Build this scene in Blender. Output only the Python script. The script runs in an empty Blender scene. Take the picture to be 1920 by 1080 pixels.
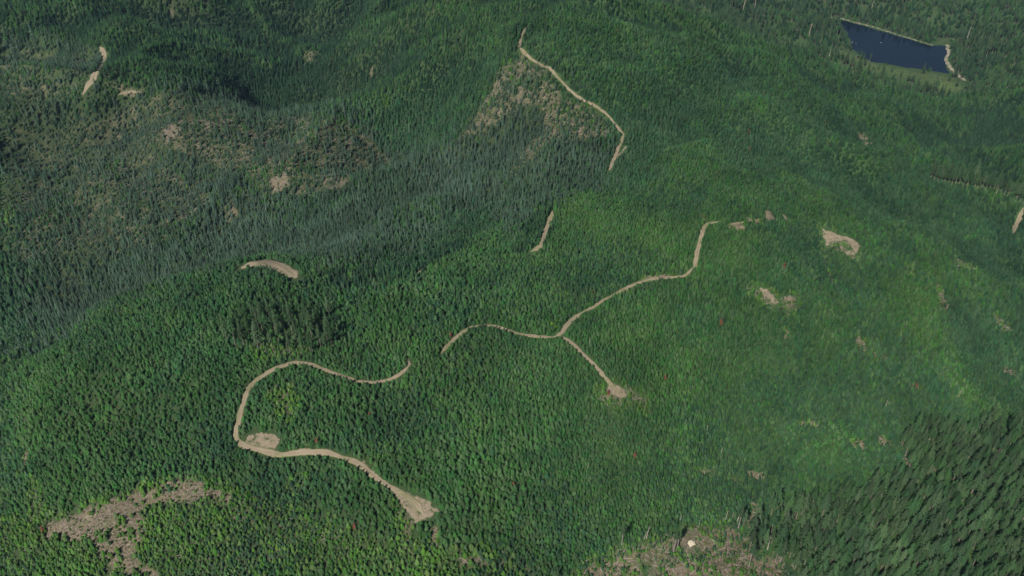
import bpy, math, random
import numpy as np
from mathutils import Vector, Matrix, Euler

# ------------------------------------------------------------------ camera, world, sun, exposure
CAM_Z, PITCH, FPX = 450.0, 36.0, 1550.0          # metres, degrees below level, focal length in photo pixels
scene = bpy.context.scene
cam_d = bpy.data.cameras.new('camera'); cam = bpy.data.objects.new('camera', cam_d)
scene.collection.objects.link(cam)
cam.location = (0, 0, CAM_Z); cam.rotation_euler = (math.radians(90-PITCH), 0, 0)
cam_d.sensor_width = 36; cam_d.lens = 36*FPX/1920
cam_d.clip_start = 1; cam_d.clip_end = 30000
scene.camera = cam
SUN_EL, SUN_AZ = 43.0, 30.0      # light travels towards azimuth 32 deg right of +Y
world = bpy.data.worlds.new('World'); scene.world = world; world.use_nodes = True
wn = world.node_tree; wn.nodes.clear()
sky = wn.nodes.new('ShaderNodeTexSky'); sky.sky_type = 'NISHITA'; sky.sun_disc = False
sky.sun_elevation = math.radians(SUN_EL); sky.sun_rotation = math.radians(180+SUN_AZ)
bg = wn.nodes.new('ShaderNodeBackground'); bg.inputs[1].default_value = 0.050
wo = wn.nodes.new('ShaderNodeOutputWorld')
wn.links.new(sky.outputs[0], bg.inputs[0]); wn.links.new(bg.outputs[0], wo.inputs[0])
sun_d = bpy.data.lights.new('sun', 'SUN'); sun_d.energy = 5.0; sun_d.angle = math.radians(.5)
sun_d.color = (1.0, .95, .87)
sun = bpy.data.objects.new('sun', sun_d); scene.collection.objects.link(sun)
a = math.radians(SUN_AZ); e = math.radians(SUN_EL)
ldir = Vector((math.sin(a)*math.cos(e), math.cos(a)*math.cos(e), -math.sin(e)))
sun.rotation_euler = ldir.to_track_quat('-Z', 'Y').to_euler()
sun.location = (-400, -600, 1200)
scene.view_settings.view_transform = 'Standard'; scene.view_settings.look = 'None'
scene.view_settings.exposure = 0.40; scene.view_settings.gamma = 1
scene.cycles.max_bounces = 4; scene.cycles.diffuse_bounces = 2; scene.cycles.glossy_bounces = 2
scene.cycles.transmission_bounces = 2; scene.cycles.volume_bounces = 0; scene.cycles.transparent_max_bounces = 4

rng = np.random.default_rng(11); random.seed(5)
COL = scene.collection
CP, SP = math.cos(math.radians(PITCH)), math.sin(math.radians(PITCH))

def tag(o, label=None, cat=None, group=None, kind=None):
    if label: o['label'] = label
    if cat: o['category'] = cat
    if group: o['group'] = group
    if kind: o['kind'] = kind
    return o

# ------------------------------------------------------------------ noise
_perm = np.random.default_rng(3).random((256, 256))
def vnoise(x, y, seed=0):
    x = np.asarray(x, float) + seed*17.31; y = np.asarray(y, float) + seed*9.77
    xi = np.floor(x).astype(int); yi = np.floor(y).astype(int)
    fx = x-xi; fy = y-yi
    fx = fx*fx*fx*(fx*(fx*6-15)+10); fy = fy*fy*fy*(fy*(fy*6-15)+10)
    g = lambda i, j: _perm[i & 255, j & 255]
    return (g(xi, yi)*(1-fx)+g(xi+1, yi)*fx)*(1-fy) + (g(xi, yi+1)*(1-fx)+g(xi+1, yi+1)*fx)*fy
def fbm(x, y, wl, octv=3, seed=0):
    s = 0; a = 1; t = 0
    for k in range(octv):
        s = s+a*(vnoise(np.asarray(x)/wl*2**k, np.asarray(y)/wl*2**k, seed+k*3)-.5)*2; t += a; a *= .5
    return s/t

# ------------------------------------------------------------------ terrain height: sightings (photo x, photo y, elevation) + surveyed far points
def ray(px, py):
    cx = (np.asarray(px, float)-960); cy = (540-np.asarray(py, float))
    return np.stack([cx, CP*FPX+SP*cy, -SP*FPX+CP*cy], -1)
def on_plane(px, py, z):
    d = ray(px, py); t = (np.asarray(z, float)-CAM_Z)/d[..., 2]
    return d[..., 0]*t, d[..., 1]*t
SIGHT = [
 (960,1080,-35),(600,1080,-28),(250,1080,-42),(0,1080,-62),(1300,1080,-45),(1650,1080,-75),(1920,1080,-100),
 (960,900,-15),(960,760,2),(1050,630,12),(900,600,8),(1100,500,20),(1050,400,22),(1100,300,28),(1130,200,45),(1060,110,68),(1100,30,78),
 (1000,60,72),(1200,60,72),(780,965,-15),(700,880,-8),
 (960,300,5),(850,250,-20),(760,290,-62),(700,180,-50),(800,120,5),(640,130,-90),(620,215,-95),
 (400,165,-15),(200,150,-12),(560,205,-28),(650,240,-50),(450,100,-92),(560,85,-112),(150,55,-25),(300,20,-15),(0,20,-15),(190,95,-15),(0,120,-25),
 (700,50,-25),(850,15,30),(640,0,-75),
 (300,300,-45),(120,300,-50),(500,300,-48),(300,400,-72),(100,420,-80),(250,480,-98),(60,520,-115),(100,600,-122),(0,640,-130),(0,700,-78),(100,650,-62),
 (200,585,-45),(200,560,-105),(330,535,-20),(330,508,-78),(450,503,0),(450,470,-45),(520,495,5),(600,450,-30),(700,400,-28),(850,420,0),(560,370,-62),(430,430,-85),
 (640,540,6),(760,520,10),
 (300,700,0),(150,800,-20),(0,850,-62),(80,950,-42),(350,905,-18),(440,840,-8),(500,1000,-25),(250,935,-26),(560,680,8),(480,600,8),(60,760,-35),(370,860,-15),
 (1300,490,34),(1300,400,42),(1440,405,44),(1170,280,36),(1300,250,22),(1300,130,45),(1200,120,62),(1400,600,14),(1420,520,30),(1500,470,10),
 (1600,440,14),(1600,700,-25),(1600,900,-52),(1900,900,-92),(1900,700,-72),(1900,500,-62),(1900,380,-70),(1700,300,-32),(1740,420,-25),
 (1500,170,-2),(1300,60,42),(1900,330,-78),(1250,850,-22),(1420,800,-28),(1180,740,2),
 (1640,160,-179),(1640,190,-60),(1900,200,-150),(1400,50,-150),(1460,90,-140),(1300,15,-130),(1600,0,-150),(1800,20,-158),(1900,60,-150),(1900,130,-155),(1100,5,-45),
 (1560,45,-178),(1780,140,-178),(1800,80,-178),(1700,50,-177),(1550,110,-150),
]
_p = np.array(SIGHT, float)
_x, _y = on_plane(_p[:, 0], _p[:, 1], _p[:, 2])
FAR = [(-2600,3000,-30),(-900,3000,-40),(0,2600,-60),(900,3000,-120),(2600,3000,-60),(0,5500,20),(-4000,5500,30),(4000,5500,30),(-3000,800,-80),(3000,800,-80),
       (-1100,400,-130),(-800,0,-120),(900,300,-130),(0,-500,-120),(2500,-900,-80),(-2500,-900,-80),(-1500,1500,-40),(1700,1300,-110),(-6500,7000,60),(6500,7000,60),(-6500,-1000,0),(6500,-1000,0),(0,7500,60),
       (-150,100,-75),(250,100,-95)]
_f = np.array(FAR, float)
CX = np.concatenate([_x, _f[:, 0]]); CY = np.concatenate([_y, _f[:, 1]]); CZ = np.concatenate([_p[:, 2], _f[:, 2]])
def _tps(r2): return r2*np.log(r2+1e-9)*.5
S_ = 1000.0
def _fit():
    n = len(CX); x = CX/S_; y = CY/S_
    K = _tps((x[:, None]-x)**2+(y[:, None]-y)**2) + np.eye(n)*2e-5
    P = np.stack([np.ones(n), x, y], 1)
    A = np.zeros((n+3, n+3)); A[:n, :n] = K; A[:n, n:] = P; A[n:, :n] = P.T
    return np.linalg.solve(A, np.concatenate([CZ, np.zeros(3)]))
_W = _fit()
def h_base(x, y):
    x = np.asarray(x, float)/S_; y = np.asarray(y, float)/S_
    sh = x.shape; x = x.ravel(); y = y.ravel(); out = np.empty_like(x)
    cx = CX/S_; cy = CY/S_; n = len(cx)
    for i in range(0, len(x), 60000):
        a = x[i:i+60000]; b = y[i:i+60000]
        out[i:i+60000] = _tps((a[:, None]-cx)**2+(b[:, None]-cy)**2)@_W[:n] + _W[n]+_W[n+1]*a+_W[n+2]*b
    return out.reshape(sh)
def sstep(a, b, x):
    t = np.clip((x-a)/(b-a), 0, 1); return t*t*(3-2*t)
# the lake: outline at its own level
LZ = -180.0
LAKE_PX = [(1563,37),(1590,41),(1622,49),(1660,61),(1690,70),(1722,79),(1745,86),(1765,85),(1776,86),(1776,95),(1772,108),(1775,122),(1782,139),
           (1760,135),(1735,131),(1700,126),(1662,119),(1640,117),(1622,108),(1604,97),(1596,86),(1590,72),(1583,58),(1570,45)]
_lp = np.array(LAKE_PX, float)
LKX, LKY = on_plane(_lp[:, 0], _lp[:, 1], LZ)
def seg_dist(x, y, PX, PY, closed=False):
    x = np.asarray(x, float); y = np.asarray(y, float); d = np.full(x.shape, 1e9)
    n = len(PX)
    for i in range(n if closed else n-1):
        ax, ay = PX[i], PY[i]; bx, by = PX[(i+1) % n], PY[(i+1) % n]
        dx, dy = bx-ax, by-ay; L = dx*dx+dy*dy+1e-9
        t = np.clip(((x-ax)*dx+(y-ay)*dy)/L, 0, 1)
        d = np.minimum(d, np.hypot(x-ax-t*dx, y-ay-t*dy))
    return d
def inside(x, y, PX, PY):
    x = np.asarray(x, float); y = np.asarray(y, float); c = np.zeros(x.shape, bool); n = len(PX); j = n-1
    for i in range(n):
        if PY[i] != PY[j]:
            k = ((PY[i] > y) != (PY[j] > y)) & (x < (PX[j]-PX[i])*(y-PY[i])/(PY[j]-PY[i])+PX[i]); c ^= k
        j = i
    return c
def lake_sd(x, y):       # signed distance to the shore, negative in the water
    x = np.asarray(x, float); y = np.asarray(y, float)
    sd = np.full(x.shape, 900.0)
    m = (np.abs(x-LKX.mean()) < 600) & (np.abs(y-LKY.mean()) < 700)
    if m.any():
        d = seg_dist(x[m], y[m], LKX, LKY, True)
        sd[m] = np.where(inside(x[m], y[m], LKX, LKY), -d, d)+fbm(x[m], y[m], 38, 3, 71)*8
    return sd
def H(x, y):
    x = np.asarray(x, float); y = np.asarray(y, float)
    r = np.hypot(x, y)
    z = h_base(x, y)
    z = np.where(r > 2500, np.clip(z, -250, 200), z)
    far = sstep(560, 1100, r)
    rid = (1-np.abs(fbm(x, y, 230, 3, 2))*2.2)
    z = z + (rid-.55)*(9.0+32*far) + fbm(x, y, 75, 2, 7)*(3.2+4*far) + fbm(x, y, 18, 2, 9)*.7
    sd = lake_sd(x, y)
    w = sstep(20, 170, sd)
    flat = LZ + np.where(sd > 0, .3+sd*.012, np.maximum(sd*.25, -6))
    return z*w + flat*(1-w)
def unproject(px, py):
    """where the sight line through a photo point meets the terrain"""
    px = np.atleast_1d(np.asarray(px, float)); py = np.atleast_1d(np.asarray(py, float))
    d = ray(px, py); d = d/np.linalg.norm(d, axis=-1, keepdims=True)
    t = np.concatenate([np.linspace(330, 1200, 260), np.geomspace(1205, 6000, 240)])
    X = d[:, 0:1]*t; Y = d[:, 1:2]*t; Z = CAM_Z+d[:, 2:3]*t
    g = Z-H(X, Y); hit = g < 0
    k = np.where(hit.any(1), hit.argmax(1), len(t)-1); k = np.maximum(k, 1)
    i = np.arange(len(px)); g0 = g[i, k-1]; g1 = g[i, k]
    f = np.clip(g0/(g0-g1+1e-9), 0, 1); tt = t[k-1]+(t[k]-t[k-1])*f
    return d[:, 0]*tt, d[:, 1]*tt
def project(x, y, z):
    zz = z-CAM_Z; dep = CP*y-SP*zz; up = SP*y+CP*zz
    dep = np.maximum(dep, 1)
    return 960+FPX*x/dep, 540-FPX*up/dep, dep

# ------------------------------------------------------------------ materials
def new_mat(name):
    m = bpy.data.materials.new(name); m.use_nodes = True; nt = m.node_tree
    p = nt.nodes['Principled BSDF']; p.inputs['Specular IOR Level'].default_value = .25
    return m, nt, p
def N(nt, t, **k):
    n = nt.nodes.new(t)
    for a, b in k.items(): setattr(n, a, b)
    return n
def mixc(nt, fac, a, b, mode='MIX'):
    n = nt.nodes.new('ShaderNodeMix'); n.data_type = 'RGBA'; n.blend_type = mode
    for idx, v in ((0, fac), (6, a), (7, b)):
        if hasattr(v, 'is_linked') or hasattr(v, 'links'): nt.links.new(v, n.inputs[idx])
        elif idx == 0: n.inputs[0].default_value = v
        else: n.inputs[idx].default_value = (*v, 1)
    return n.outputs[2]
def maprange(nt, v, a, b, c=0, d=1):
    n = nt.nodes.new('ShaderNodeMapRange'); nt.links.new(v, n.inputs[0])
    for i, q in enumerate((a, b, c, d)): n.inputs[i+1].default_value = q
    return n.outputs[0]
def noise(nt, vec, scale, detail=3, rough=.6):
    n = nt.nodes.new('ShaderNodeTexNoise'); n.inputs['Scale'].default_value = scale
    n.inputs['Detail'].default_value = detail; n.inputs['Roughness'].default_value = rough
    if vec is not None: nt.links.new(vec, n.inputs['Vector'])
    return n.outputs[0]
def foliage(name, c1, c2, c3, patch=.006, young=0.0):
    """needle foliage: each tree its own tone, whole stands drifting in hue over tens of metres"""
    m, nt, p = new_mat(name)
    oi = N(nt, 'ShaderNodeObjectInfo'); geo = N(nt, 'ShaderNodeNewGeometry')
    n1 = noise(nt, oi.outputs['Location'], patch, 3); n2 = noise(nt, oi.outputs['Location'], patch*7, 2)
    col = mixc(nt, maprange(nt, n1, .38, .62), c1, c2)
    col = mixc(nt, maprange(nt, n2, .35, .7, 0, .6), col, c3)
    val = N(nt, 'ShaderNodeHueSaturation')
    nt.links.new(maprange(nt, oi.outputs['Random'], 0, 1, .62, 1.36), val.inputs['Value'])
    wn_ = N(nt, 'ShaderNodeTexWhiteNoise'); wn_.noise_dimensions = '1D'; nt.links.new(oi.outputs['Random'], wn_.inputs[1])
    nt.links.new(maprange(nt, wn_.outputs[0], 0, 1, .485, .512), val.inputs['Hue'])
    nt.links.new(maprange(nt, wn_.outputs[0], 0, 1, .8, 1.1), val.inputs['Saturation'])
    nt.links.new(col, val.inputs['Color'])
    hs2 = N(nt, 'ShaderNodeHueSaturation'); nt.links.new(val.outputs[0], hs2.inputs['Color'])      # stands a little darker or lighter
    nt.links.new(maprange(nt, noise(nt, oi.outputs['Location'], .016, 4, .7), .33, .67, .72, 1.30), hs2.inputs['Value'])
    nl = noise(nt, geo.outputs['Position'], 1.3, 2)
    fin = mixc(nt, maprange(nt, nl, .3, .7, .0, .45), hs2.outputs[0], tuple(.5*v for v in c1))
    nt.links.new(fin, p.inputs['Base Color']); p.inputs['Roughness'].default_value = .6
    p.inputs['Specular IOR Level'].default_value = .08
    return m
def simple(name, c1, c2, scale=1.0, rough=.85):
    m, nt, p = new_mat(name)
    geo = N(nt, 'ShaderNodeNewGeometry')
    n1 = noise(nt, geo.outputs['Position'], scale, 5, .65)
    nt.links.new(mixc(nt, maprange(nt, n1, .3, .7), c1, c2), p.inputs['Base Color'])
    p.inputs['Roughness'].default_value = rough
    return m
M = {}
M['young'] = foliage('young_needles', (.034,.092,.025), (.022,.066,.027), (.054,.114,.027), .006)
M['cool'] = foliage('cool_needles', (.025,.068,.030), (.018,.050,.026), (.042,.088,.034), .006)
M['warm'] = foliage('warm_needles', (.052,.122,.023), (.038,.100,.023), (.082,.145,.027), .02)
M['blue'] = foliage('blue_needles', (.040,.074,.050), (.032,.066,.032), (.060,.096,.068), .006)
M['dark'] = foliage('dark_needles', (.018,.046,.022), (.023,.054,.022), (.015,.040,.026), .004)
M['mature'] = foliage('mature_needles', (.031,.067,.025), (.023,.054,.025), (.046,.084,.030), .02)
M['leaf'] = foliage('shrub_leaves', (.046,.088,.020), (.036,.078,.018), (.075,.105,.028), .02)
M['brightleaf'] = foliage('bright_leaves', (.085,.150,.022), (.075,.140,.022), (.11,.16,.030), .02)
M['drybrush'] = foliage('dry_brush', (.15,.125,.06), (.11,.12,.04), (.20,.16,.10), .02)
M['red'] = simple('dead_red_needles', (.15,.045,.025), (.09,.03,.018), 2)
M['bark'] = simple('bark', (.20,.17,.15), (.10,.075,.06), 1.5)
M['greybark'] = simple('grey_bark', (.25,.22,.20), (.13,.11,.10), 1.2)
M['deadwood'] = simple('weathered_wood', (.40,.36,.30), (.24,.20,.155), 1.2)
M['rock'] = simple('pale_rock', (.52,.46,.34), (.38,.32,.24), .8)
M['white'] = simple('white_plastic', (.8,.8,.78), (.7,.7,.7), .8, .5)

def road_material():
    m, nt, p = new_mat('gravel')
    geo = N(nt, 'ShaderNodeNewGeometry'); pos = geo.outputs['Position']
    n1 = noise(nt, pos, .06, 5); n2 = noise(nt, pos, .9, 4, .7)
    c = mixc(nt, maprange(nt, n1, .35, .65), (.225,.187,.130), (.155,.127,.086))
    c = mixc(nt, maprange(nt, n2, .4, .75, 0, .65), c, (.15,.11,.075))
    at = N(nt, 'ShaderNodeAttribute', attribute_name='track')
    c = mixc(nt, maprange(nt, at.outputs['Fac'], 0, 1, 0, .3), c, (.30,.25,.18))
    ve = N(nt, 'ShaderNodeAttribute', attribute_name='verge')
    n3 = noise(nt, pos, .5, 4, .7)
    mt = N(nt, 'ShaderNodeMath', operation='MULTIPLY'); nt.links.new(ve.outputs['Fac'], mt.inputs[0]); nt.links.new(maprange(nt, n3, .38, .52), mt.inputs[1])
    c = mixc(nt, mt.outputs[0], c, (.085,.105,.035))
    nt.links.new(c, p.inputs['Base Color']); p.inputs['Roughness'].default_value = .95
    return m
M['road'] = road_material()
def ground_material():
    m, nt, p = new_mat('forest_floor')
    geo = N(nt, 'ShaderNodeNewGeometry'); pos = geo.outputs['Position']
    def at(n):
        q = N(nt, 'ShaderNodeAttribute', attribute_name=n); return q.outputs['Fac']
    def brk(v, sc, lo, hi):      # ragged edge: attribute broken up by noise
        a_ = N(nt, 'ShaderNodeMath', operation='ADD'); nt.links.new(v, a_.inputs[0]); nt.links.new(noise(nt, pos, sc, 5, .7), a_.inputs[1])
        return maprange(nt, a_.outputs[0], lo, hi)
    g = mixc(nt, maprange(nt, noise(nt, pos, .02, 4), .35, .65), (.018,.036,.012), (.030,.042,.017))
    g = mixc(nt, maprange(nt, noise(nt, pos, .35, 5, .7), .4, .7), g, (.036,.054,.020))
    g = mixc(nt, maprange(nt, noise(nt, pos, .8, 3, .7), .5, .75, 0, .7), g, (.05,.042,.024))
    lu = mixc(nt, maprange(nt, noise(nt, pos, .5, 4, .7), .35, .65), (.022,.056,.018), (.038,.084,.024))
    g = mixc(nt, at('lush'), g, lu)
    s = mixc(nt, maprange(nt, noise(nt, pos, .05, 4), .3, .7), (.112,.086,.056), (.062,.050,.034))
    s = mixc(nt, maprange(nt, noise(nt, pos, .5, 5, .75), .42, .68), s, (.19,.155,.108))
    s = mixc(nt, maprange(nt, noise(nt, pos, 1.1, 3, .7), .56, .66), s, (.34,.29,.23))
    s = mixc(nt, maprange(nt, noise(nt, pos, .22, 4, .75), .50, .66, 0, .85), s, (.085,.105,.035))
    s = mixc(nt, maprange(nt, noise(nt, pos, .9, 4, .7), .55, .72, 0, .8), s, (.06,.045,.032))
    gr = mixc(nt, maprange(nt, noise(nt, pos, .3, 5, .7), .35, .65), (.225,.187,.130), (.155,.127,.086))
    gr = mixc(nt, maprange(nt, noise(nt, pos, .07, 4, .7), .55, .7, 0, .6), gr, (.15,.12,.08))
    md = mixc(nt, maprange(nt, noise(nt, pos, .03, 5, .65), .35, .65), (.045,.082,.026), (.075,.108,.034))
    md = mixc(nt, maprange(nt, noise(nt, pos, .16, 5, .75), .4, .65), md, (.030,.050,.020))
    sh = mixc(nt, maprange(nt, noise(nt, pos, .12, 4, .65), .4, .6), (.30,.26,.20), (.15,.14,.09))
    c = mixc(nt, brk(at('bare'), .11, .82, 1.12), g, s)
    c = mixc(nt, brk(at('meadow'), .05, .9, 1.05), c, md)
    c = mixc(nt, brk(at('shore'), .1, .95, 1.05), c, sh)
    c = mixc(nt, brk(at('gravel'), .25, .92, 1.04), c, gr)
    nt.links.new(c, p.inputs['Base Color']); p.inputs['Roughness'].default_value = .95
    b = N(nt, 'ShaderNodeBump'); b.inputs['Strength'].default_value = .9; b.inputs['Distance'].default_value = .8
    nt.links.new(noise(nt, pos, .8, 5, .7), b.inputs['Height']); nt.links.new(b.outputs[0], p.inputs['Normal'])
    return m
M['ground'] = ground_material()

# ------------------------------------------------------------------ roads and clearings (traced on the photo, laid out on the terrain)
ROADS = [  # width m, points
 (3.5, [(770,683),(752,700),(730,713),(700,718),(668,715),(640,704),(600,690),(575,680),(560,678)]),
 (4.6, [(578,682),(550,678),(520,690),(490,706),(470,722),(458,750),(449,780),(442,805),(441,822),(455,834),(480,844),(510,851),(560,851),(600,846),(640,856),(680,872),(700,893),(730,912),(760,927),(785,948),(795,965)]),
 (4.2, [(827,664),(838,650),(852,636),(866,622),(882,614),(900,610)]),
 (3.5, [(893,610),(925,611),(950,618),(972,626),(1005,631),(1037,632)]),
 (4.6, [(1037,632),(1050,628),(1062,612),(1075,595),(1093,585)]),
 (3.5, [(1090,586),(1115,575),(1130,563),(1165,545),(1190,532),(1225,522),(1260,520),(1285,517),(1301,500)]),
 (4.4, [(1301,502),(1305,488),(1311,455),(1319,427),(1328,418),(1346,416)]),
 (2.2, [(1370,421),(1400,416),(1425,411),(1442,406)]),
 (3.7, [(1050,629),(1075,645),(1095,665),(1120,690),(1140,715),(1160,733)]),
 (13.0, [(452,502),(480,493),(505,489),(528,499),(557,521)]),
 (4.5, [(1170,250),(1165,265),(1157,285),(1148,305),(1142,320)]),
 (3.5, [(972,90),(985,100),(1005,115),(1028,127),(1045,145),(1062,162),(1082,181),(1110,197),(1130,207),(1150,227),(1165,247),(1170,252)]),
 (5.0, [(987,50),(978,65),(972,90)]),
 (5.5, [(1036,396),(1029,415),(1021,440),(1015,462),(995,472)]),
 (8.5, [(188,88),(197,105),(191,125),(181,142),(168,155),(155,178)]),
 (6.0, [(1919,390),(1908,415),(1898,440)]),
 (4.0, [(215,630),(190,645),(165,655),(110,672)]),
 (2.2, [(640,536),(700,533),(735,531),(780,515),(800,501),(828,484),(870,466)]),
 (5.0, [(262,172),(240,171),(222,178)]),
]
GRAVEL = [  # landings
 [(474,492),(500,485),(526,491),(542,505),(558,521),(540,521),(520,511),(500,505),(476,503)],
 [(712,902),(740,912),(770,922),(800,934),(832,960),(806,976),(778,983),(757,958),(740,932)],
 [(455,832),(462,815),(490,808),(520,812),(530,828),(518,846),(480,842)],
 [(1140,713),(1160,722),(1180,733),(1176,748),(1150,748),(1135,728)],
 [(1035,632),(1052,622),(1062,606),(1064,618),(1052,634)],
 [(1298,500),(1304,478),(1311,492),(1308,502)],
 [(1543,425),(1552,434),(1570,440),(1584,444),(1580,450),(1560,452),(1555,462),(1548,448)],
 [(1582,446),(1600,452),(1611,463),(1602,475),(1590,476),(1582,466),(1596,466)],
 [(1425,540),(1440,545),(1456,562),(1450,572),(1436,556),(1428,550)],
 [(1462,558),(1480,553),(1490,562),(1470,566)],
 [(1436,396),(1444,398),(1452,412),(1436,415)],[(1462,397),(1478,408),(1474,414)],
 [(680,858),(692,870),(694,884),(684,880),(676,868)],
 [(765,672),(778,684),(760,690)],
 [(1148,300),(1172,272),(1178,275),(1152,305)],
]
BARE = [  # strength, outline
 (.20, [(250,1000),(280,950),(400,940),(560,960),(740,1010),(860,1030),(960,1060),(960,1100),(100,1100),(0,1060),(0,980),(80,1000)]),
 (.95, [(235,935),(270,915),(325,903),(370,903),(402,912),(425,925),(400,938),(370,938),(325,944),(285,950),(240,962),(225,950)]),
 (.92, [(380,915),(420,918),(445,935),(442,955),(428,950),(418,930),(395,930)]),
 (.85, [(178,962),(262,960),(272,1000),(250,1040),(300,1080),(205,1080),(180,1030),(190,990)]),
 (.84, [(75,1000),(85,975),(140,965),(165,950),(235,935),(260,920),(310,908),(370,905),(400,910),(420,915),(445,935),(440,955),(400,935),(370,940),(310,945),(275,960),(270,1000),(240,1040),(290,1080),(210,1080),(180,1040),(120,1020)]),
 (.62, [(1080,1080),(1110,1055),(1150,1035),(1200,1020),(1250,1005),(1300,990),(1380,985),(1400,1010),(1420,1040),(1470,1045),(1500,1130),(1050,1130)]),
 (.38, [(240,190),(350,180),(480,195),(600,225),(700,262),(740,300),(640,362),(520,372),(400,310),(300,280),(140,250)]),
 (.45, [(940,125),(990,110),(1050,165),(1062,180),(1040,200),(960,215),(880,260),(855,265),(900,200)]),
 (.43, [(1010,190),(1070,185),(1130,215),(1150,250),(1110,270),(1040,265),(990,310),(965,295),(1010,250)]),
 (.33, [(0,70),(170,85),(180,110),(165,160),(110,190),(0,185)]),
 (.30, [(0,230),(240,230),(300,300),(400,370),(300,460),(0,470)]),
 (.28, [(20,440),(280,450),(260,475),(100,480),(0,500),(0,460)]),
 (.55, [(478,655),(500,650),(540,655),(575,655),(570,668),(530,665),(490,672)]),
 (.50, [(500,745),(545,730),(558,745),(545,790),(530,780),(520,760)]),
 (.58, [(1405,535),(1440,540),(1460,560),(1490,553),(1500,575),(1480,590),(1465,575),(1440,572),(1412,556)]),
 (.52, [(1536,425),(1550,425),(1612,462),(1604,492),(1590,478),(1556,470),(1552,500),(1545,460)]),
 (.50, [(1118,735),(1140,715),(1185,730),(1212,740),(1212,775),(1200,770),(1180,750),(1165,765),(1130,752)]),
 (.60, [(745,920),(770,960),(775,1010),(752,1005),(745,965)]),
 (.50, [(850,1040),(900,1025),(960,1050),(1000,1075),(850,1080)]),
 (.42, [(395,930),(450,925),(545,960),(530,1010),(440,990)]),
 (.45, [(60,900),(75,930),(90,980),(60,985)]),
 (.7, [(500,335),(540,322),(550,350),(515,368)]),
 (.85, [(302,245),(330,232),(345,245),(315,268)]),(.85, [(370,232),(395,228),(405,240),(380,242)]),(.85, [(410,230),(435,235),(430,245)]),
]
SPOTS = [  # px, py, half width px, half height px, strength: small bare or rocky openings
 (1607,832,14,6,.7),(1660,830,14,7,.6),(1612,645,10,8,.55),(1620,262,8,16,.5),(1650,668,12,5,.5),(1515,795,20,5,.5),(1895,698,18,5,.5),(1320,885,24,6,.45),(1415,890,16,6,.5),
 (1765,560,10,12,.5),(1880,605,14,10,.4),(1475,628,6,8,.5),(1550,240,6,10,.35),(1155,455,7,7,.45),(845,437,6,7,.55),(932,464,7,5,.5),(1175,545,10,5,.6),
 (1240,520,30,5,.6),(1380,424,14,6,.65),(1412,415,18,5,.6),(1000,330,16,5,.4),(600,312,20,6,.4),(490,262,14,5,.5),(860,70,14,4,.25),(580,105,12,7,.45),(697,135,4,5,.6),
 (322,12,4,5,.5),(90,425,8,6,.5),(270,395,10,6,.4),(430,400,14,10,.5),(45,870,8,14,.5),(815,1010,10,20,.6),(560,905,16,14,.35),(340,560,10,5,.4),(590,250,10,6,.35),
 (1420,985,16,16,.62),(1420,960,10,18,.5),(1320,1000,60,8,.35),(1440,925,5,4,.5),(1385,900,14,5,.4),(180,270,22,8,.4),(70,160,60,12,.35),(1810,500,22,8,.35),(1700,505,14,8,.4),
 (1550,500,5,26,.5),(1320,410,4,12,.5),(1715,725,12,4,.4),(980,100,6,5,.5),(240,170,28,4,.5),(150,560,30,6,.25),(230,545,24,6,.3),(380,345,16,8,.25),(970,300,30,30,.25),
 (1710,870,12,8,.6),(730,200,8,6,.3),(520,730,10,8,.4),
]
ROADW = [(w, *unproject([p[0] for p in pts], [p[1] for p in pts])) for w, pts in ROADS]
def grown(q, k):
    mx = sum(p[0] for p in q)/len(q); my = sum(p[1] for p in q)/len(q); return [(mx+(p[0]-mx)*k, my+(p[1]-my)*k) for p in q]
GRAVEL = [grown(q, 1.4) if q[0][0] > 1400 else q for q in GRAVEL]
GRAVW = [unproject([p[0] for p in q], [p[1] for p in q]) for q in GRAVEL]
BAREW = [(s, *unproject([p[0] for p in q], [p[1] for p in q])) for s, q in BARE]
_s = np.array(SPOTS, float); _sx, _sy = unproject(_s[:, 0], _s[:, 1])
SPOTW = []
for (px, py, rx, ry, st), x, y in zip(SPOTS, _sx, _sy):
    z = float(H(np.array([x]), np.array([y]))[0]); D = math.sqrt(x*x+y*y+(z-CAM_Z)**2)
    SPOTW.append((x, y, rx*D/FPX, ry*D/FPX/((CAM_Z-z)/D+.15), st))
def soft_poly(x, y, PX, PY, edge):
    out = np.zeros(x.shape); m = (x > PX.min()-edge) & (x < PX.max()+edge) & (y > PY.min()-edge) & (y < PY.max()+edge)
    if m.any():
        d = seg_dist(x[m], y[m], PX, PY, True); ins = inside(x[m], y[m], PX, PY)
        out[m] = np.clip(.5+np.where(ins, d, -d)/(2*edge), 0, 1)
    return out
def f_bare(x, y):
    out = np.zeros(np.shape(x))
    for s, PX, PY in BAREW: out = np.maximum(out, s*soft_poly(x, y, PX, PY, 6))
    for cx, cy, rx, ry, s in SPOTW:
        m = (np.abs(x-cx) < rx*1.6) & (np.abs(y-cy) < ry*1.6)
        if m.any():
            d = np.hypot((x[m]-cx)/rx, (y[m]-cy)/ry)+fbm(x[m], y[m], 7, 3, 88)*.75; out[m] = np.maximum(out[m], s*(1-sstep(.7, 1.4, d)))
    return np.where(out > 0, out*(1+np.where(out > .7, .2, .38)*fbm(x, y, 13, 3, 90)+.2*fbm(x, y, 4, 2, 91)), 0)
def f_gravel(x, y):
    out = np.zeros(np.shape(x))
    for PX, PY in GRAVW: out = np.maximum(out, .57*soft_poly(x, y, PX, PY, 2.2))
    return out
MEADOW_PX = [(1580,90),(1600,98),(1625,112),(1665,122),(1720,131),(1780,140),(1800,150),(1820,168),(1792,172),(1750,160),(1690,153),(1640,146),(1590,128),(1560,116),(1530,105),(1500,98),(1480,90),(1540,92)]
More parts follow.
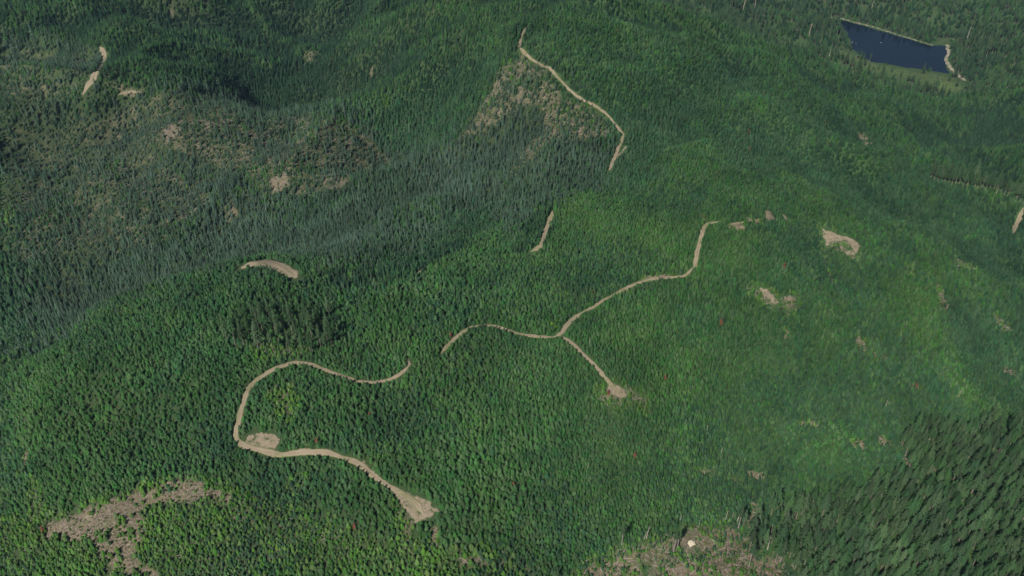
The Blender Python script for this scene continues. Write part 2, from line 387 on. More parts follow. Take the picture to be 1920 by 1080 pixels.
MEADOW2_PX = [(1752,84),(1755,66),(1766,58),(1772,66),(1790,76),(1778,86)]
MDW = [on_plane([p[0] for p in q], [p[1] for p in q], LZ+.5) for q in (MEADOW_PX, MEADOW2_PX)]
SHORE_PX = [[(1555,33),(1575,34),(1600,41),(1640,51),(1680,64),(1720,76),(1750,85)], [(1776,84),(1778,100),(1773,112),(1783,128),(1795,140),(1810,152)], [(1768,66),(1780,72),(1790,76)]]
SHW = [on_plane([p[0] for p in q], [p[1] for p in q], LZ+.5) for q in SHORE_PX]
def f_meadow(x, y):
    out = np.zeros(np.shape(x))
    for PX, PY in MDW: out = np.maximum(out, .62*soft_poly(x, y, PX, PY, 22))
    return out
def f_shore(x, y):
    out = np.zeros(np.shape(x))
    m = (np.abs(x-LKX.mean()) < 500) & (np.abs(y-LKY.mean()) < 600)
    if m.any():
        for (PX, PY), w in zip(SHW, (4.5, 6, 3)):
            out[m] = np.maximum(out[m], .62*(1-sstep(w*.5, w*1.4, seg_dist(x[m], y[m], PX, PY))))
    return out
def near_road(x, y, wmin=0):
    d = np.full(np.shape(x), 1e9)
    for w, PX, PY in ROADW:
        if w < wmin: continue
        m = (x > PX.min()-25) & (x < PX.max()+25) & (y > PY.min()-25) & (y < PY.max()+25)
        if m.any(): d[m] = np.minimum(d[m], seg_dist(x[m], y[m], PX, PY)-w/2)
    return d

BLUE_PX = [(0,150),(110,195),(170,190),(300,178),(440,178),(560,205),(690,240),(760,285),(850,262),(905,205),(940,140),(985,112),(1040,160),(1120,205),(1163,262),(1135,330),(1040,385),(1005,440),(900,395),(860,395),(830,440),(740,500),(680,518),(600,515),(560,510),(500,480),(455,494),(330,525),(200,578),(100,640),(0,690)]
def outline(px): return unproject([p[0] for p in px], [p[1] for p in px])
BLW = outline(BLUE_PX)
def f_lush(x, y):
    r = np.hypot(x, y)
    v = .35+.65*sstep(-60, 140, x+fbm(x, y, 90, 2, 77)*60)+.3*fbm(x, y, 50, 2, 78)
    return np.clip(v, 0, 1)*(1-soft_poly(x, y, *BLW, 12))*(1-.5*sstep(1000, 1400, r))
# ------------------------------------------------------------------ ground sheet
def grid_mesh(name, X, Y, Z, mat, attrs={}):
    nr, nc = X.shape; me = bpy.data.meshes.new(name)
    nv = nr*nc; co = np.stack([X, Y, Z], -1).reshape(-1, 3).astype(np.float32)
    i = np.arange(nr*nc).reshape(nr, nc)
    f = np.stack([i[:-1, :-1], i[:-1, 1:], i[1:, 1:], i[1:, :-1]], -1).reshape(-1, 4).astype(np.int32)
    me.vertices.add(nv); me.vertices.foreach_set('co', co.ravel())
    me.loops.add(f.size); me.loops.foreach_set('vertex_index', f.ravel())
    me.polygons.add(len(f)); me.polygons.foreach_set('loop_start', np.arange(0, f.size, 4, dtype=np.int32))
    me.polygons.foreach_set('use_smooth', np.ones(len(f), bool))
    for k, v in attrs.items():
        at_ = me.attributes.new(k, 'FLOAT', 'POINT'); at_.data.foreach_set('value', v.ravel().astype(np.float32))
    me.update(calc_edges=True); me.validate(); me.materials.append(mat)
    o = bpy.data.objects.new(name, me); COL.objects.link(o); return o
Rr = np.concatenate([np.geomspace(2, 255, 60), np.arange(257, 320, 2.), np.arange(320, 1000, 1.5), np.geomspace(1003, 2600, 330), np.geomspace(2630, 9000, 60)])
Az = np.radians(np.concatenate([np.linspace(-180, -48, 60)[:-1], np.linspace(-48, 48, 860), np.linspace(48, 180, 60)[1:]]))
GR, GA = np.meshgrid(Rr, Az, indexing='ij'); GX = GR*np.sin(GA); GY = GR*np.cos(GA)
GZ = H(GX, GY)
ground = grid_mesh('ground', GX, GY, GZ, M['ground'], dict(bare=f_bare(GX, GY), gravel=f_gravel(GX, GY), meadow=f_meadow(GX, GY), shore=f_shore(GX, GY), lush=f_lush(GX, GY)))
tag(ground, kind='structure')
# fast height lookup on the sheet itself, so that everything stands on it
def hz(x, y):
    x = np.asarray(x, float); y = np.asarray(y, float)
    r = np.hypot(x, y); a_ = np.arctan2(x, y)
    ir = np.clip(np.searchsorted(Rr, r)-1, 0, len(Rr)-2); ia = np.clip(np.searchsorted(Az, a_)-1, 0, len(Az)-2)
    fr = np.clip((r-Rr[ir])/(Rr[ir+1]-Rr[ir]), 0, 1); fa = np.clip((a_-Az[ia])/(Az[ia+1]-Az[ia]), 0, 1)
    return (GZ[ir, ia]*(1-fr)+GZ[ir+1, ia]*fr)*(1-fa) + (GZ[ir, ia+1]*(1-fr)+GZ[ir+1, ia+1]*fr)*fa

# lake
def build_lake():
    n = len(LKX); cx, cy = LKX.mean(), LKY.mean()
    vs = [(cx, cy, 0)]; K = 12
    for x, y in zip(LKX, LKY):      # reaches a little past the shore so that the bank cuts it off
        d = math.hypot(x-cx, y-cy); s = (d+14)/d; vs.append((cx+(x-cx)*s, cy+(y-cy)*s, 0))
    me = bpy.data.meshes.new('lake'); me.from_pydata([(x, y, LZ) for x, y, _ in vs], [], [(0, i+1, (i+1) % n+1) for i in range(n)])
    m, nt, p = new_mat('lake_water')
    geo = N(nt, 'ShaderNodeNewGeometry')
    c = mixc(nt, maprange(nt, noise(nt, geo.outputs['Position'], .012, 3), .4, .6), (.003,.007,.014), (.004,.009,.018))
    nt.links.new(c, p.inputs['Base Color'])
    p.inputs['Roughness'].default_value = .12; p.inputs['Specular IOR Level'].default_value = .14; p.inputs['IOR'].default_value = 1.33
    b = N(nt, 'ShaderNodeBump'); b.inputs['Strength'].default_value = .25; b.inputs['Distance'].default_value = .15
    nt.links.new(noise(nt, geo.outputs['Position'], .4, 3), b.inputs['Height']); nt.links.new(b.outputs[0], p.inputs['Normal'])
    me.materials.append(m); o = bpy.data.objects.new('lake', me); COL.objects.link(o); tag(o, kind='structure')
build_lake()

# roads
def smooth_line(PX, PY, step):
    P = np.stack([PX, PY], 1)
    for _ in range(2):      # corner cutting
        Q = [P[0]]
        for a_, b_ in zip(P[:-1], P[1:]): Q += [a_*.75+b_*.25, a_*.25+b_*.75]
        P = np.array(Q+[P[-1]])
    L = np.concatenate([[0], np.cumsum(np.hypot(*np.diff(P, axis=0).T))]); n = max(3, int(L[-1]/step))
    s = np.linspace(0, L[-1], n); return np.interp(s, L, P[:, 0]), np.interp(s, L, P[:, 1]), s
for w, PX, PY in ROADW:
    x, y, s = smooth_line(PX, PY, 1.5)
    tx = np.gradient(x); ty = np.gradient(y); L = np.hypot(tx, ty); nx = -ty/L; ny = tx/L
    tap = np.clip(np.minimum(s, s[-1]-s)/7, .25, 1)
    k = 13; u = np.linspace(-1, 1, k)
    wl = tap*w/2*(1+.9*fbm(s, s*0+w, 11, 3, 4)); wr = tap*w/2*(1+.9*fbm(s, s*0+50, 11, 3, 5))
    W = np.where(u[None, :] < 0, wl[:, None], wr[:, None])*u[None, :]
    X = x[:, None]+nx[:, None]*W; Y = y[:, None]+ny[:, None]*W
    Z = hz(X, Y)+.28-.3*np.abs(u)[None, :]**6
    au = np.abs(u)[None, :]+0*X
    track = np.exp(-((au-.42)/.16)**2); verge = np.clip((au-.62)/.38, 0, 1)+.7*np.exp(-(au/.12)**2)*(fbm(X, Y, 40, 2, 8) > .1)+sstep(.1, .4, fbm(X, Y, 16, 3, 18))*(.9 if w < 3.5 else .45)
    tag(grid_mesh('dirt_road', X, Y, Z, M['road'], dict(track=track, verge=verge)), kind='structure')

# ------------------------------------------------------------------ plant meshes (metres, base at the origin)
class MB:
    def __init__(s): s.v = []; s.f = []; s.m = []
    def tri(s, a_, b_, c_, m=0):
        n = len(s.v); s.v += [a_, b_, c_]; s.f.append((n, n+1, n+2)); s.m.append(m)
    def fold(s, root, tip, left, right, m=0):       # a branch: two facets folded along its ridge
        n = len(s.v); s.v += [root, left, tip, right]; s.f += [(n, n+1, n+2), (n, n+2, n+3)]; s.m += [m, m]
    def tube(s, pts, rad, seg=6, m=0):
        n = len(s.v)
        for k, (p, r) in enumerate(zip(pts, rad)):
            for i in range(seg):
                a_ = 2*math.pi*i/seg; s.v.append((p[0]+r*math.cos(a_), p[1]+r*math.sin(a_), p[2]))
        for k in range(len(pts)-1):
            for i in range(seg):
                j = (i+1) % seg; s.f.append((n+k*seg+i, n+k*seg+j, n+(k+1)*seg+j, n+(k+1)*seg+i)); s.m.append(m)
        s.f.append(tuple(n+(len(pts)-1)*seg+i for i in range(seg))); s.m.append(m)
    def mesh(s, name, mats, smooth=False):
        me = bpy.data.meshes.new(name); me.from_pydata(s.v, [], s.f); me.update()
        for q in mats: me.materials.append(q)
        me.polygons.foreach_set('material_index', s.m)
        return me
def conifer_crown(mb, rnd, h, R, z0, whorls, per, droop=.25, power=.8, up=.25, m=0, gaps=0.0, width=.34, lean=(0, 0), dome=False):
    last = None
    for k in range(whorls):
        t = (k+rnd.uniform(-.3, .3))/whorls; t = min(max(t, 0), .97)
        z = z0+(h-z0)*t; n0 = len(mb.v)      # the stem ring this whorl grows from
        mb.v += [(.07*R*math.cos(q*2.0944), .07*R*math.sin(q*2.0944), z+.12*R) for q in range(3)]
        if last is not None:
            for q in range(3): mb.f.append((last+q, last+(q+1) % 3, n0+(q+1) % 3, n0+q)); mb.m.append(m)
        last = n0; r = R*(1-t)**power+.12*R*(1-t)
        if dome: r = R*(1-t**1.7)**.55*(1 if t > .15 else .8)+.06*R
        nb = max(4, int(per*(1-.45*t))); off = rnd.uniform(0, 6.28)
        for b in range(nb):
            if rnd.random() < gaps: continue
            an = off+2*math.pi*b/nb+rnd.uniform(-.25, .25); rr = r*rnd.uniform(.68, 1.18)
            ca, sa = math.cos(an), math.sin(an); wv = width*rr+.10*R
            zt = z+up*rr*.4-droop*rr+rnd.uniform(-.08, .08)*R
            cx_, cy_ = lean[0]*t, lean[1]*t
            mid = .55*rr; zm = z+up*rr*.35-.1*rr*droop-.16*wv
            n = len(mb.v); rt = n0+b % 3
            mb.v += [(cx_+rr*ca, cy_+rr*sa, zt), (cx_+mid*ca-wv*sa, cy_+mid*sa+wv*ca, zm-.35*wv), (cx_+mid*ca+wv*sa, cy_+mid*sa-wv*ca, zm-.35*wv)]
            mb.f += [(rt, n, n+1), (rt, n+2, n)]; mb.m += [m, m]
    n = len(mb.v); mb.v.append((0, 0, h))          # leader
    for q in range(3): mb.f.append((last+q, last+(q+1) % 3, n)); mb.m.append(m)
def young_mesh(seed, mat, name, h=5.2, R=1.25, whorls=8, per=8, power=.75, gaps=0, base=.0, dome=False):
    rnd = random.Random(seed); mb = MB()
    conifer_crown(mb, rnd, h, R, h*base, whorls, per, .22, power, .35, 0, gaps, dome=dome)
    return mb.mesh(name, [mat])
def mature_crown(seed, h=34, R=3.6, z0=.38, whorls=20, per=9):
    rnd = random.Random(seed); mb = MB()
    for k in range(whorls):
        t = (k+rnd.uniform(-.35, .35))/whorls; t = min(max(t, 0), .97); z = h*z0+h*(1-z0)*t
        env = min(1, .62+2.4*t)*(1-t)**.72+.05
        nb = max(4, int(per*(1-.4*t))); off = rnd.uniform(0, 6.28)
        for b in range(nb):
            if rnd.random() < .14: continue
            an = off+2*math.pi*b/nb+rnd.uniform(-.3, .3); rr = R*env*rnd.uniform(.55, 1.2)
            ca, sa = math.cos(an), math.sin(an)
            # limb: a drooping run of three folded sprays
            p0 = 0.0
            for j in range(3):
                a0 = rr*j/3*.95; a1 = rr*(j+1)/3*1.06; wv = (.46-.10*j)*rr*.62+.16
                za = z+.10*rr-.30*a0*a0/rr; zb = z+.10*rr-.30*a1*a1/rr-rnd.uniform(0, .25)
                am = (a0+a1)*.5; sk = rnd.uniform(-.3, .3)
                zm = (za+zb)*.5-.28*wv-.1
                mb.fold((a0*ca, a0*sa, za), (a1*ca-sk*sa, a1*sa+sk*ca, zb), (am*ca-wv*sa, am*sa+wv*ca, zm), (am*ca+wv*sa, am*sa-wv*ca, zm))
    mb.tri((.15, 0, h-1.5), (-.15, .15, h-1.5), (0, 0, h+.4)); mb.tri((-.15, -.15, h-1.5), (.15, 0, h-1.5), (0, 0, h+.4))
    return mb.mesh('crown', [M['mature']])
def trunk_mesh(seed, h=34, r=.42, mat='greybark', stubs=10, lo=.15, hi=.5):
    rnd = random.Random(seed); mb = MB()
    pts = []; rad = []
    bx, by = rnd.uniform(-.25, .25), rnd.uniform(-.25, .25)
    for k in range(8):
        t = k/7; pts.append((bx*math.sin(t*3), by*math.sin(t*2.4), -1.5+(h*.97+1.5)*t)); rad.append(r*(1.35 if k == 0 else 1-.9*t))
    mb.tube(pts, rad, 7)
    for _ in range(stubs):      # dead limbs
        z = h*rnd.uniform(lo, hi); a_ = rnd.uniform(0, 6.28); L = rnd.uniform(.6, 1.8)
        x1, y1 = L*math.cos(a_), L*math.sin(a_)
        mb.fold((0, 0, z), (x1, y1, z-.3*L), (x1*.5, y1*.5, z+.05), (x1*.5, y1*.5, z-.25))
    return mb.mesh('trunk', [M[mat]])
def shrub_mesh(seed, mat, R=.9, hgt=.9, n=60, name='shrub', mats=None):
    rnd = random.Random(seed); mb = MB()
    for _ in range(n):
        u = rnd.uniform(0, 1); a_ = rnd.uniform(0, 6.28); el = math.asin(u); rr = R*rnd.uniform(.55, 1.05)*(1+.25*math.sin(3*a_+seed))
        c = Vector((rr*math.cos(a_)*math.cos(el), rr*math.sin(a_)*math.cos(el), hgt*u*rnd.uniform(.6, 1.1)))
        s = R*rnd.uniform(.16, .36)
        d1 = Vector((rnd.uniform(-1, 1), rnd.uniform(-1, 1), rnd.uniform(-.6, .6))).normalized()*s
        d2 = Vector((rnd.uniform(-1, 1), rnd.uniform(-1, 1), rnd.uniform(-.6, .6))).normalized()*s
        mb.fold(tuple(c-d1), tuple(c+d1), tuple(c+d2), tuple(c-d2))
    return mb.mesh(name, [mat])

P_YOUNG = [young_mesh(i, M['young'], 'young_conifer', h, R, w, p_, pw, dome=i in (1, 3, 4)) for i, (h, R, w, p_, pw) in
           enumerate([(4.4,1.6,7,9,.6),(3.7,1.45,7,9,.5),(4.9,1.6,8,9,.7),(4.2,1.6,7,9,.5),(3.1,1.3,6,9,.5)])]
P_COOL = [young_mesh(80+i, M['cool'], 'young_conifer', h, R, w, p_, pw, dome=i in (1,)) for i, (h, R, w, p_, pw) in
          enumerate([(4.6,1.6,7,9,.6),(3.9,1.5,7,9,.5),(5.2,1.6,8,9,.7)])]
P_WARM = [young_mesh(90+i, M['warm'], 'young_conifer', h, R, w, p_, pw, dome=i in (1,)) for i, (h, R, w, p_, pw) in
          enumerate([(4.4,1.7,7,9,.6),(3.5,1.5,7,9,.5),(5.0,1.7,8,9,.7)])]
P_BLUE = [young_mesh(20+i, M['blue'], 'narrow_conifer', h, R, w, 7, .7) for i, (h, R, w) in enumerate([(8.2,1.6,9),(6.8,1.5,8),(9.6,1.75,10),(5.4,1.5,7)])]
P_DARK = [young_mesh(40+i, M['dark'], 'forest_conifer', h, R, w, 7, .72) for i, (h, R, w) in enumerate([(8.0,2.1,8),(6.8,1.9,7),(9.4,2.2,9)])]
P_DARKG = [young_mesh(60+i, M['young'], 'forest_conifer', h, R, w, 7, .72) for i, (h, R, w) in enumerate([(6.6,2.0,7),(5.8,1.9,7)])]
P_SHRUB = [shrub_mesh(i, M['leaf'], .95, .8, 34) for i in range(3)]
P_BRUSH = [shrub_mesh(9+i, M['drybrush'], .7, .5, 26, 'brush') for i in range(2)]
MCROWN = [mature_crown(i, h, R, z0, w) for i, (h, R, z0, w) in enumerate([(27,4.1,.34,15),(24,3.7,.38,14),(30,4.5,.36,16),(26,3.8,.46,13)])]
MH = [27, 24, 30, 26]
MTRUNK = [trunk_mesh(i, h*.97, mat='bark', stubs=5, lo=.1, hi=.4) for i, h in enumerate(MH)]

def debris_mesh(seed):
    rnd = random.Random(seed); mb = MB()
    for _ in range(7):
        x, y = rnd.uniform(-1.6, 1.6), rnd.uniform(-1.6, 1.6); a_ = rnd.uniform(0, 3.14); L = rnd.uniform(.6, 1.9); w_ = rnd.uniform(.05, .13)
        dx, dy = L*math.cos(a_), L*math.sin(a_); z = rnd.uniform(.1, .45); zz = z+rnd.uniform(-.15, .3)
        mb.fold((x-dx, y-dy, z), (x+dx, y+dy, zz), (x-dy/L*w_, y+dx/L*w_, (z+zz)/2-.1), (x+dy/L*w_, y-dx/L*w_, (z+zz)/2-.1), rnd.choice((0, 0, 1)))
    return mb.mesh('debris', [M['deadwood'], M['bark']])
P_DEBRIS = [debris_mesh(i) for i in range(4)]

# ------------------------------------------------------------------ scattering
def visible_mask(x, y, z, top, margin=12.0):
    """leave out what stands well behind a ridge"""
    ok = np.ones(len(x), bool)
    for t in np.linspace(.45, .97, 22):
        ok &= CAM_Z+(z+top-CAM_Z)*t > hz(x*t, y*t)-margin
    return ok
def jitter_grid(step, x0, x1, y0, y1, seed):
    rg = np.random.default_rng(seed)
    gx = np.arange(x0, x1, step); gy = np.arange(y0, y1, step*.9)
    X, Y = np.meshgrid(gx, gy); X = X+(np.arange(len(gy)) % 2)[:, None]*step*.5
    X = X+rg.uniform(-.55, .55, X.shape)*step; Y = Y+rg.uniform(-.55, .55, Y.shape)*step
    X = X.ravel(); Y = Y.ravel()
    m = (np.abs(X) < Y*.62+330) & (Y > 180)
    return X[m], Y[m]
def tree_sight(x, y, h):
    """ground hidden behind a tree of height h as seen from a low angle: points on the far side of it"""
    z = hz(x, y); r = np.hypot(x, y); k = h/((CAM_Z-z)/r)
    return [(x+x/r*k*t, y+y/r*k*t) for t in (0, .28)]

BLUE2_PX = [(0,60),(120,78),(185,90),(180,140),(110,195),(0,160)]
GROVE_PX = [(440,615),(500,600),(560,600),(600,605),(628,612),(632,650),(600,655),(540,652),(490,655),(440,660)]
STAND_PX = [(1385,985),(1410,978),(1440,985),(1440,960),(1480,955),(1560,930),(1640,905),(1700,900),(1698,838),(1740,800),(1800,795),(1920,800),(2240,800),(2240,1300),(1490,1300),(1485,1120),(1480,1065),(1440,1030),(1415,1030),(1402,1005)]
RSTAND_PX = [(1740,333),(1760,338),(1800,347),(1850,352),(1895,366),(1930,375),(1990,390),(1990,360),(1930,345),(1860,335),(1800,328),(1745,322)]
BL2W = outline(BLUE2_PX); GRW = outline(GROVE_PX); RSW = outline(RSTAND_PX)
# the stand reaches below the frame: unproject its visible outline on a level near its ground
STW = on_plane([p[0] for p in STAND_PX], [p[1] for p in STAND_PX], np.array([-62 if p[0] < 1600 else -82 for p in STAND_PX]))
_u = unproject([p[0] for p in STAND_PX[:12]], [p[1] for p in STAND_PX[:12]]); STW = (STW[0].copy(), STW[1].copy()); STW[0][:12] = _u[0]; STW[1][:12] = _u[1]
_v = unproject([p[0] for p in STAND_PX[-4:]], [min(p[1], 1100) for p in STAND_PX[-4:]]); STW[0][-4:] = _v[0]; STW[1][-4:] = _v[1]

def place_all(step, rmin, rmax, seed, hh):
    x, y = jitter_grid(step, -2100, 2100, 180, 3200, seed)
    r = np.hypot(x, y); m = (r >= rmin) & (r < rmax); x, y = x[m], y[m]
    z = hz(x, y)
    px, py, dep = project(x, y, z+hh*.5)
    m = (px > -300) & (px < 2260) & (py > -60) & (py < 1200); x, y, z = x[m], y[m], z[m]
    m = visible_mask(x, y, z, hh); return x[m], y[m], z[m]
bands = [(2.1, 250, 560), (2.3, 560, 760), (2.8, 760, 920), (3.5, 920, 1150), (4.3, 1150, 1500), (5.3, 1500, 2100), (6.8, 2100, 3200)]
parts_ = [place_all(s, a_, b_, 100+i, 8) + (s,) for i, (s, a_, b_) in enumerate(bands)]
TX = np.concatenate([p[0] for p in parts_]); TY = np.concatenate([p[1] for p in parts_]); TZ = np.concatenate([p[2] for p in parts_])
TS = np.concatenate([np.full(len(p[0]), p[3]) for p in parts_])
R_ = np.hypot(TX, TY); U = rng.random(len(TX)); U2 = rng.random(len(TX)); U3 = rng.random(len(TX))
jx = TX+fbm(TX, TY, 40, 2, 31)*14; jy = TY+fbm(TX, TY, 40, 2, 32)*20        # ragged stand edges
bare = f_bare(TX, TY); roadd = near_road(TX, TY); grav = f_gravel(TX, TY); mead = f_meadow(TX, TY); shore = f_shore(TX, TY)
lsd = lake_sd(TX, TY)
jit = rng.normal(0, 9, (2, len(TX))); in_blue = inside(jx+jit[0]*1.5, jy+jit[1]*2.2, *BLW) | inside(jx, jy, *BL2W)
sjx = lambda x, y: (x+fbm(x, y, 22, 2, 35)*13, y+fbm(x, y, 22, 2, 36)*13)
in_stand = inside(*sjx(TX, TY), *STW); in_grove = inside(TX, TY, *GRW); in_rs = inside(TX, TY, *RSW)
hgt = np.where(in_blue, 7.6, 5.0)
hidden_road = np.zeros(len(TX), bool)
for qx, qy in tree_sight(TX, TY, hgt):
    hidden_road |= (near_road(qx, qy, 3.5) < .3) | (f_gravel(qx, qy) > .3)
left_fg = 1-sstep(-40, 90, TX+fbm(TX, TY, 120, 2, 77)*60)
# relief shading put into tree colour: concave ground gets darker, cooler trees
hollow_shade = np.zeros(len(TX))
for L_ in (45, 110):
    hollow_shade += (hz(TX+L_, TY)+hz(TX-L_, TY)+hz(TX, TY+L_)+hz(TX, TY-L_)-4*TZ)/(L_*.55)
hollow_shade = np.clip(hollow_shade, -1, 1)
patch = fbm(TX, TY, 60, 3, 41); fine = .6*fbm(TX, TY, 8, 2, 44)+.25*(rng.random(len(TX))-.5)+.3*fbm(TX, TY, 22, 2, 45)  # openings: sparse patches inside stands, from a slow noise
dens = np.ones(len(TX))
dens = np.where(~in_blue & (R_ < 700), dens-.20*left_fg, dens)
dens = np.where(in_blue, .85+.5*fine, dens)
dens = np.where(bare > .05, np.minimum(dens, 1.14-1.35*bare+.9*fine), dens)
dens = np.where(bare > .8, .10+.45*(fine > .15), dens)
slab = unproject(1296, 1022); dens = np.where(np.hypot(TX-slab[0][0], TY-slab[1][0]) < 8, 0, dens)
SPARSE_PX = [(250,1000),(280,950),(400,940),(560,960),(740,1010),(860,1030),(960,1060),(960,1120),(100,1120),(0,1060),(0,980),(80,1000)]
sparse = inside(jx, jy, *outline([(a_, min(b_, 1100)) for a_, b_ in SPARSE_PX])) & (bare < .36)
dens = np.where(sparse, 1.0+.9*fine, dens)
dens = np.where((R_ < 640) & (patch < -.42), dens*.75, dens)
dens = np.where(grav > .2, 0, dens); dens = np.where(roadd < np.where(U2 < .4, -1.0, .2), 0, dens)
dens = np.where(hidden_road & (U3 < .8), dens*.05, dens)
dens = np.where((mead > .3) & (shore < .2) & (lsd > 12) & (U3 < .04+.10*(patch > .3)), .5, dens)
mead = np.where(dens == .5, 0, mead)
dens = np.where((mead > .3) | (shore > .25) | (lsd < 8), 0, dens)
keep = (U < dens) & ~in_stand & ~in_rs & ~(in_grove & (U2 < .6))
talls = (lsd > 10) & (lsd < 420) & (mead < .3) & (shore < .25)       # old forest round the lake
lakewood = talls & (TY > 1420) & (TX > 330)
lakewood &= ~((TX < LKX.mean()-260) & (TY < 1500))
mature_far = lakewood & (U2 < .20)
keep &= ~(lakewood & (U2 > .55))
in_far = (R_ > 1120) & ~in_blue
ln = np.full(len(TX), 1e9)
for w, PX, PY in ROADW:
    if (w == 2.2 and PX[0] < -50 and len(PX) == 7) or (w == 5.5): ln = np.minimum(ln, seg_dist(TX+6, TY-9, PX, PY))
dark_line = (ln < 13+8*fine) & (U2 < .85)
in_far |= dark_line; in_blue &= ~dark_line
young = keep & ~in_blue & ~in_far & ~lakewood
blue = keep & in_blue
dark = keep & (in_far | lakewood) & ~mature_far
near_far = sstep(900, 1250, R_+patch*150)
print('trees', young.sum(), blue.sum(), dark.sum(), mature_far.sum())

def scatter(name, sets, label, cat):
    """sets: list of (mesh list, x, y, z, scale_xy, scale_z). One object, its plants instanced on its own points."""
    meshes = []; co = []; idx = []; sc = []; rot = []
    for ml, x, y, z, sxy, sz in sets:
        b0 = len(meshes); meshes += ml; n = len(x)
        co.append(np.stack([x, y, z], 1)); idx.append(b0+rng.integers(0, len(ml), n))
        sc.append(np.stack([sxy, sxy, sz], 1)); rot.append(np.stack([rng.normal(0, .035, n), rng.normal(0, .035, n), rng.uniform(0, 6.283, n)], 1))
    co = np.concatenate(co).astype(np.float32); idx = np.concatenate(idx).astype(np.int32)
    sc = np.concatenate(sc).astype(np.float32); rot = np.concatenate(rot).astype(np.float32)
    me = bpy.data.meshes.new(name); me.vertices.add(len(co)); me.vertices.foreach_set('co', co.ravel())
    me.attributes.new('kind_index', 'INT', 'POINT').data.foreach_set('value', idx)
    me.attributes.new('size', 'FLOAT_VECTOR', 'POINT').data.foreach_set('vector', sc.ravel())
    me.attributes.new('turn', 'FLOAT_VECTOR', 'POINT').data.foreach_set('vector', rot.ravel())
    o = bpy.data.objects.new(name, me); COL.objects.link(o)
    ng = bpy.data.node_groups.new(name, 'GeometryNodeTree')
    ng.interface.new_socket('Geometry', in_out='INPUT', socket_type='NodeSocketGeometry')
    ng.interface.new_socket('Geometry', in_out='OUTPUT', socket_type='NodeSocketGeometry')
    gi = ng.nodes.new('NodeGroupInput'); go = ng.nodes.new('NodeGroupOutput')
    iop = ng.nodes.new('GeometryNodeInstanceOnPoints')
    for k in reversed(range(len(meshes))):       # joined last to first so that index k picks mesh k
        so = bpy.data.objects.new(meshes[k].name, meshes[k])
        oi = ng.nodes.new('GeometryNodeObjectInfo'); oi.inputs['Object'].default_value = so; oi.inputs['As Instance'].default_value = True
        _join.setdefault(name, []).append((k, oi))
    jn = ng.nodes.new('GeometryNodeJoinGeometry')
    for k, oi in _join[name]: ng.links.new(oi.outputs['Geometry'], jn.inputs[0])
    ng.links.new(gi.outputs[0], iop.inputs['Points']); ng.links.new(jn.outputs[0], iop.inputs['Instance'])
    iop.inputs['Pick Instance'].default_value = True
    def na(nm, ty):
        n = ng.nodes.new('GeometryNodeInputNamedAttribute'); n.data_type = ty; n.inputs[0].default_value = nm; return n.outputs[0]
    ng.links.new(na('kind_index', 'INT'), iop.inputs['Instance Index'])
    ng.links.new(na('size', 'FLOAT_VECTOR'), iop.inputs['Scale'])
    e2r = ng.nodes.new('FunctionNodeEulerToRotation'); ng.links.new(na('turn', 'FLOAT_VECTOR'), e2r.inputs[0]); ng.links.new(e2r.outputs[0], iop.inputs['Rotation'])
    ng.links.new(iop.outputs[0], go.inputs[0])
    md = o.modifiers.new('scatter', 'NODES'); md.node_group = ng
    tag(o, label, cat, kind='stuff'); return o
_join = {}
def sizes(n, s0, sd=.21):
    a_ = np.clip(rng.normal(1, sd, n), .55, 1.5)*s0; return a_, a_*np.clip(rng.normal(1, .14, n), .7, 1.4)

# young plantation: the 300 that show largest are objects, the rest one object
yi = np.where(young)[0]
sxy, sz = sizes(len(yi), (TS[yi]/2.4)**.9*np.where(sparse[yi], .92, 1)*np.where(bare[yi] > .15, .8, 1)*np.where(hidden_road[yi], .45, 1)*(1+.25*patch[yi])*(.90+.26*left_fg[yi]))
ppx, ppy, dep = project(TX[yi], TY[yi], TZ[yi]+2.5)
vis = (ppx > 6) & (ppx < 1914) & (ppy > 10) & (ppy < 1072)
rank = np.where(vis, sxy*sz/dep**2, 0); big = np.argsort(-rank)[:300]; isbig = np.zeros(len(yi), bool); isbig[big] = True
rs = ~isbig
cl = rs & (rng.random(len(yi)) < .15+.22*left_fg[yi]*(TY[yi] > 420)+.25*sstep(0, 220, TX[yi])+.6*sstep(600, 950, R_[yi]+patch[yi]*200)+.38*(hollow_shade[yi]+.35*fbm(TX[yi], TY[yi], 45, 2, 98))); hot = rs & ~cl & (sparse[yi] | (bare[yi] > .12)) & (rng.random(len(yi)) < .75); wm = rs & ~cl & ~hot  # cool trees favoured in dips, imitating shade on the relief
scatter('young_conifer_plantation', [(P_YOUNG, TX[yi][wm], TY[yi][wm], TZ[yi][wm], sxy[wm], sz[wm]), (P_WARM, TX[yi][hot], TY[yi][hot], TZ[yi][hot], sxy[hot]*1.08, sz[hot]), (P_COOL, TX[yi][cl], TY[yi][cl], TZ[yi][cl], sxy[cl], sz[cl])],
        'dense young green conifer plantation covering the near slopes and ridge', 'young conifers')
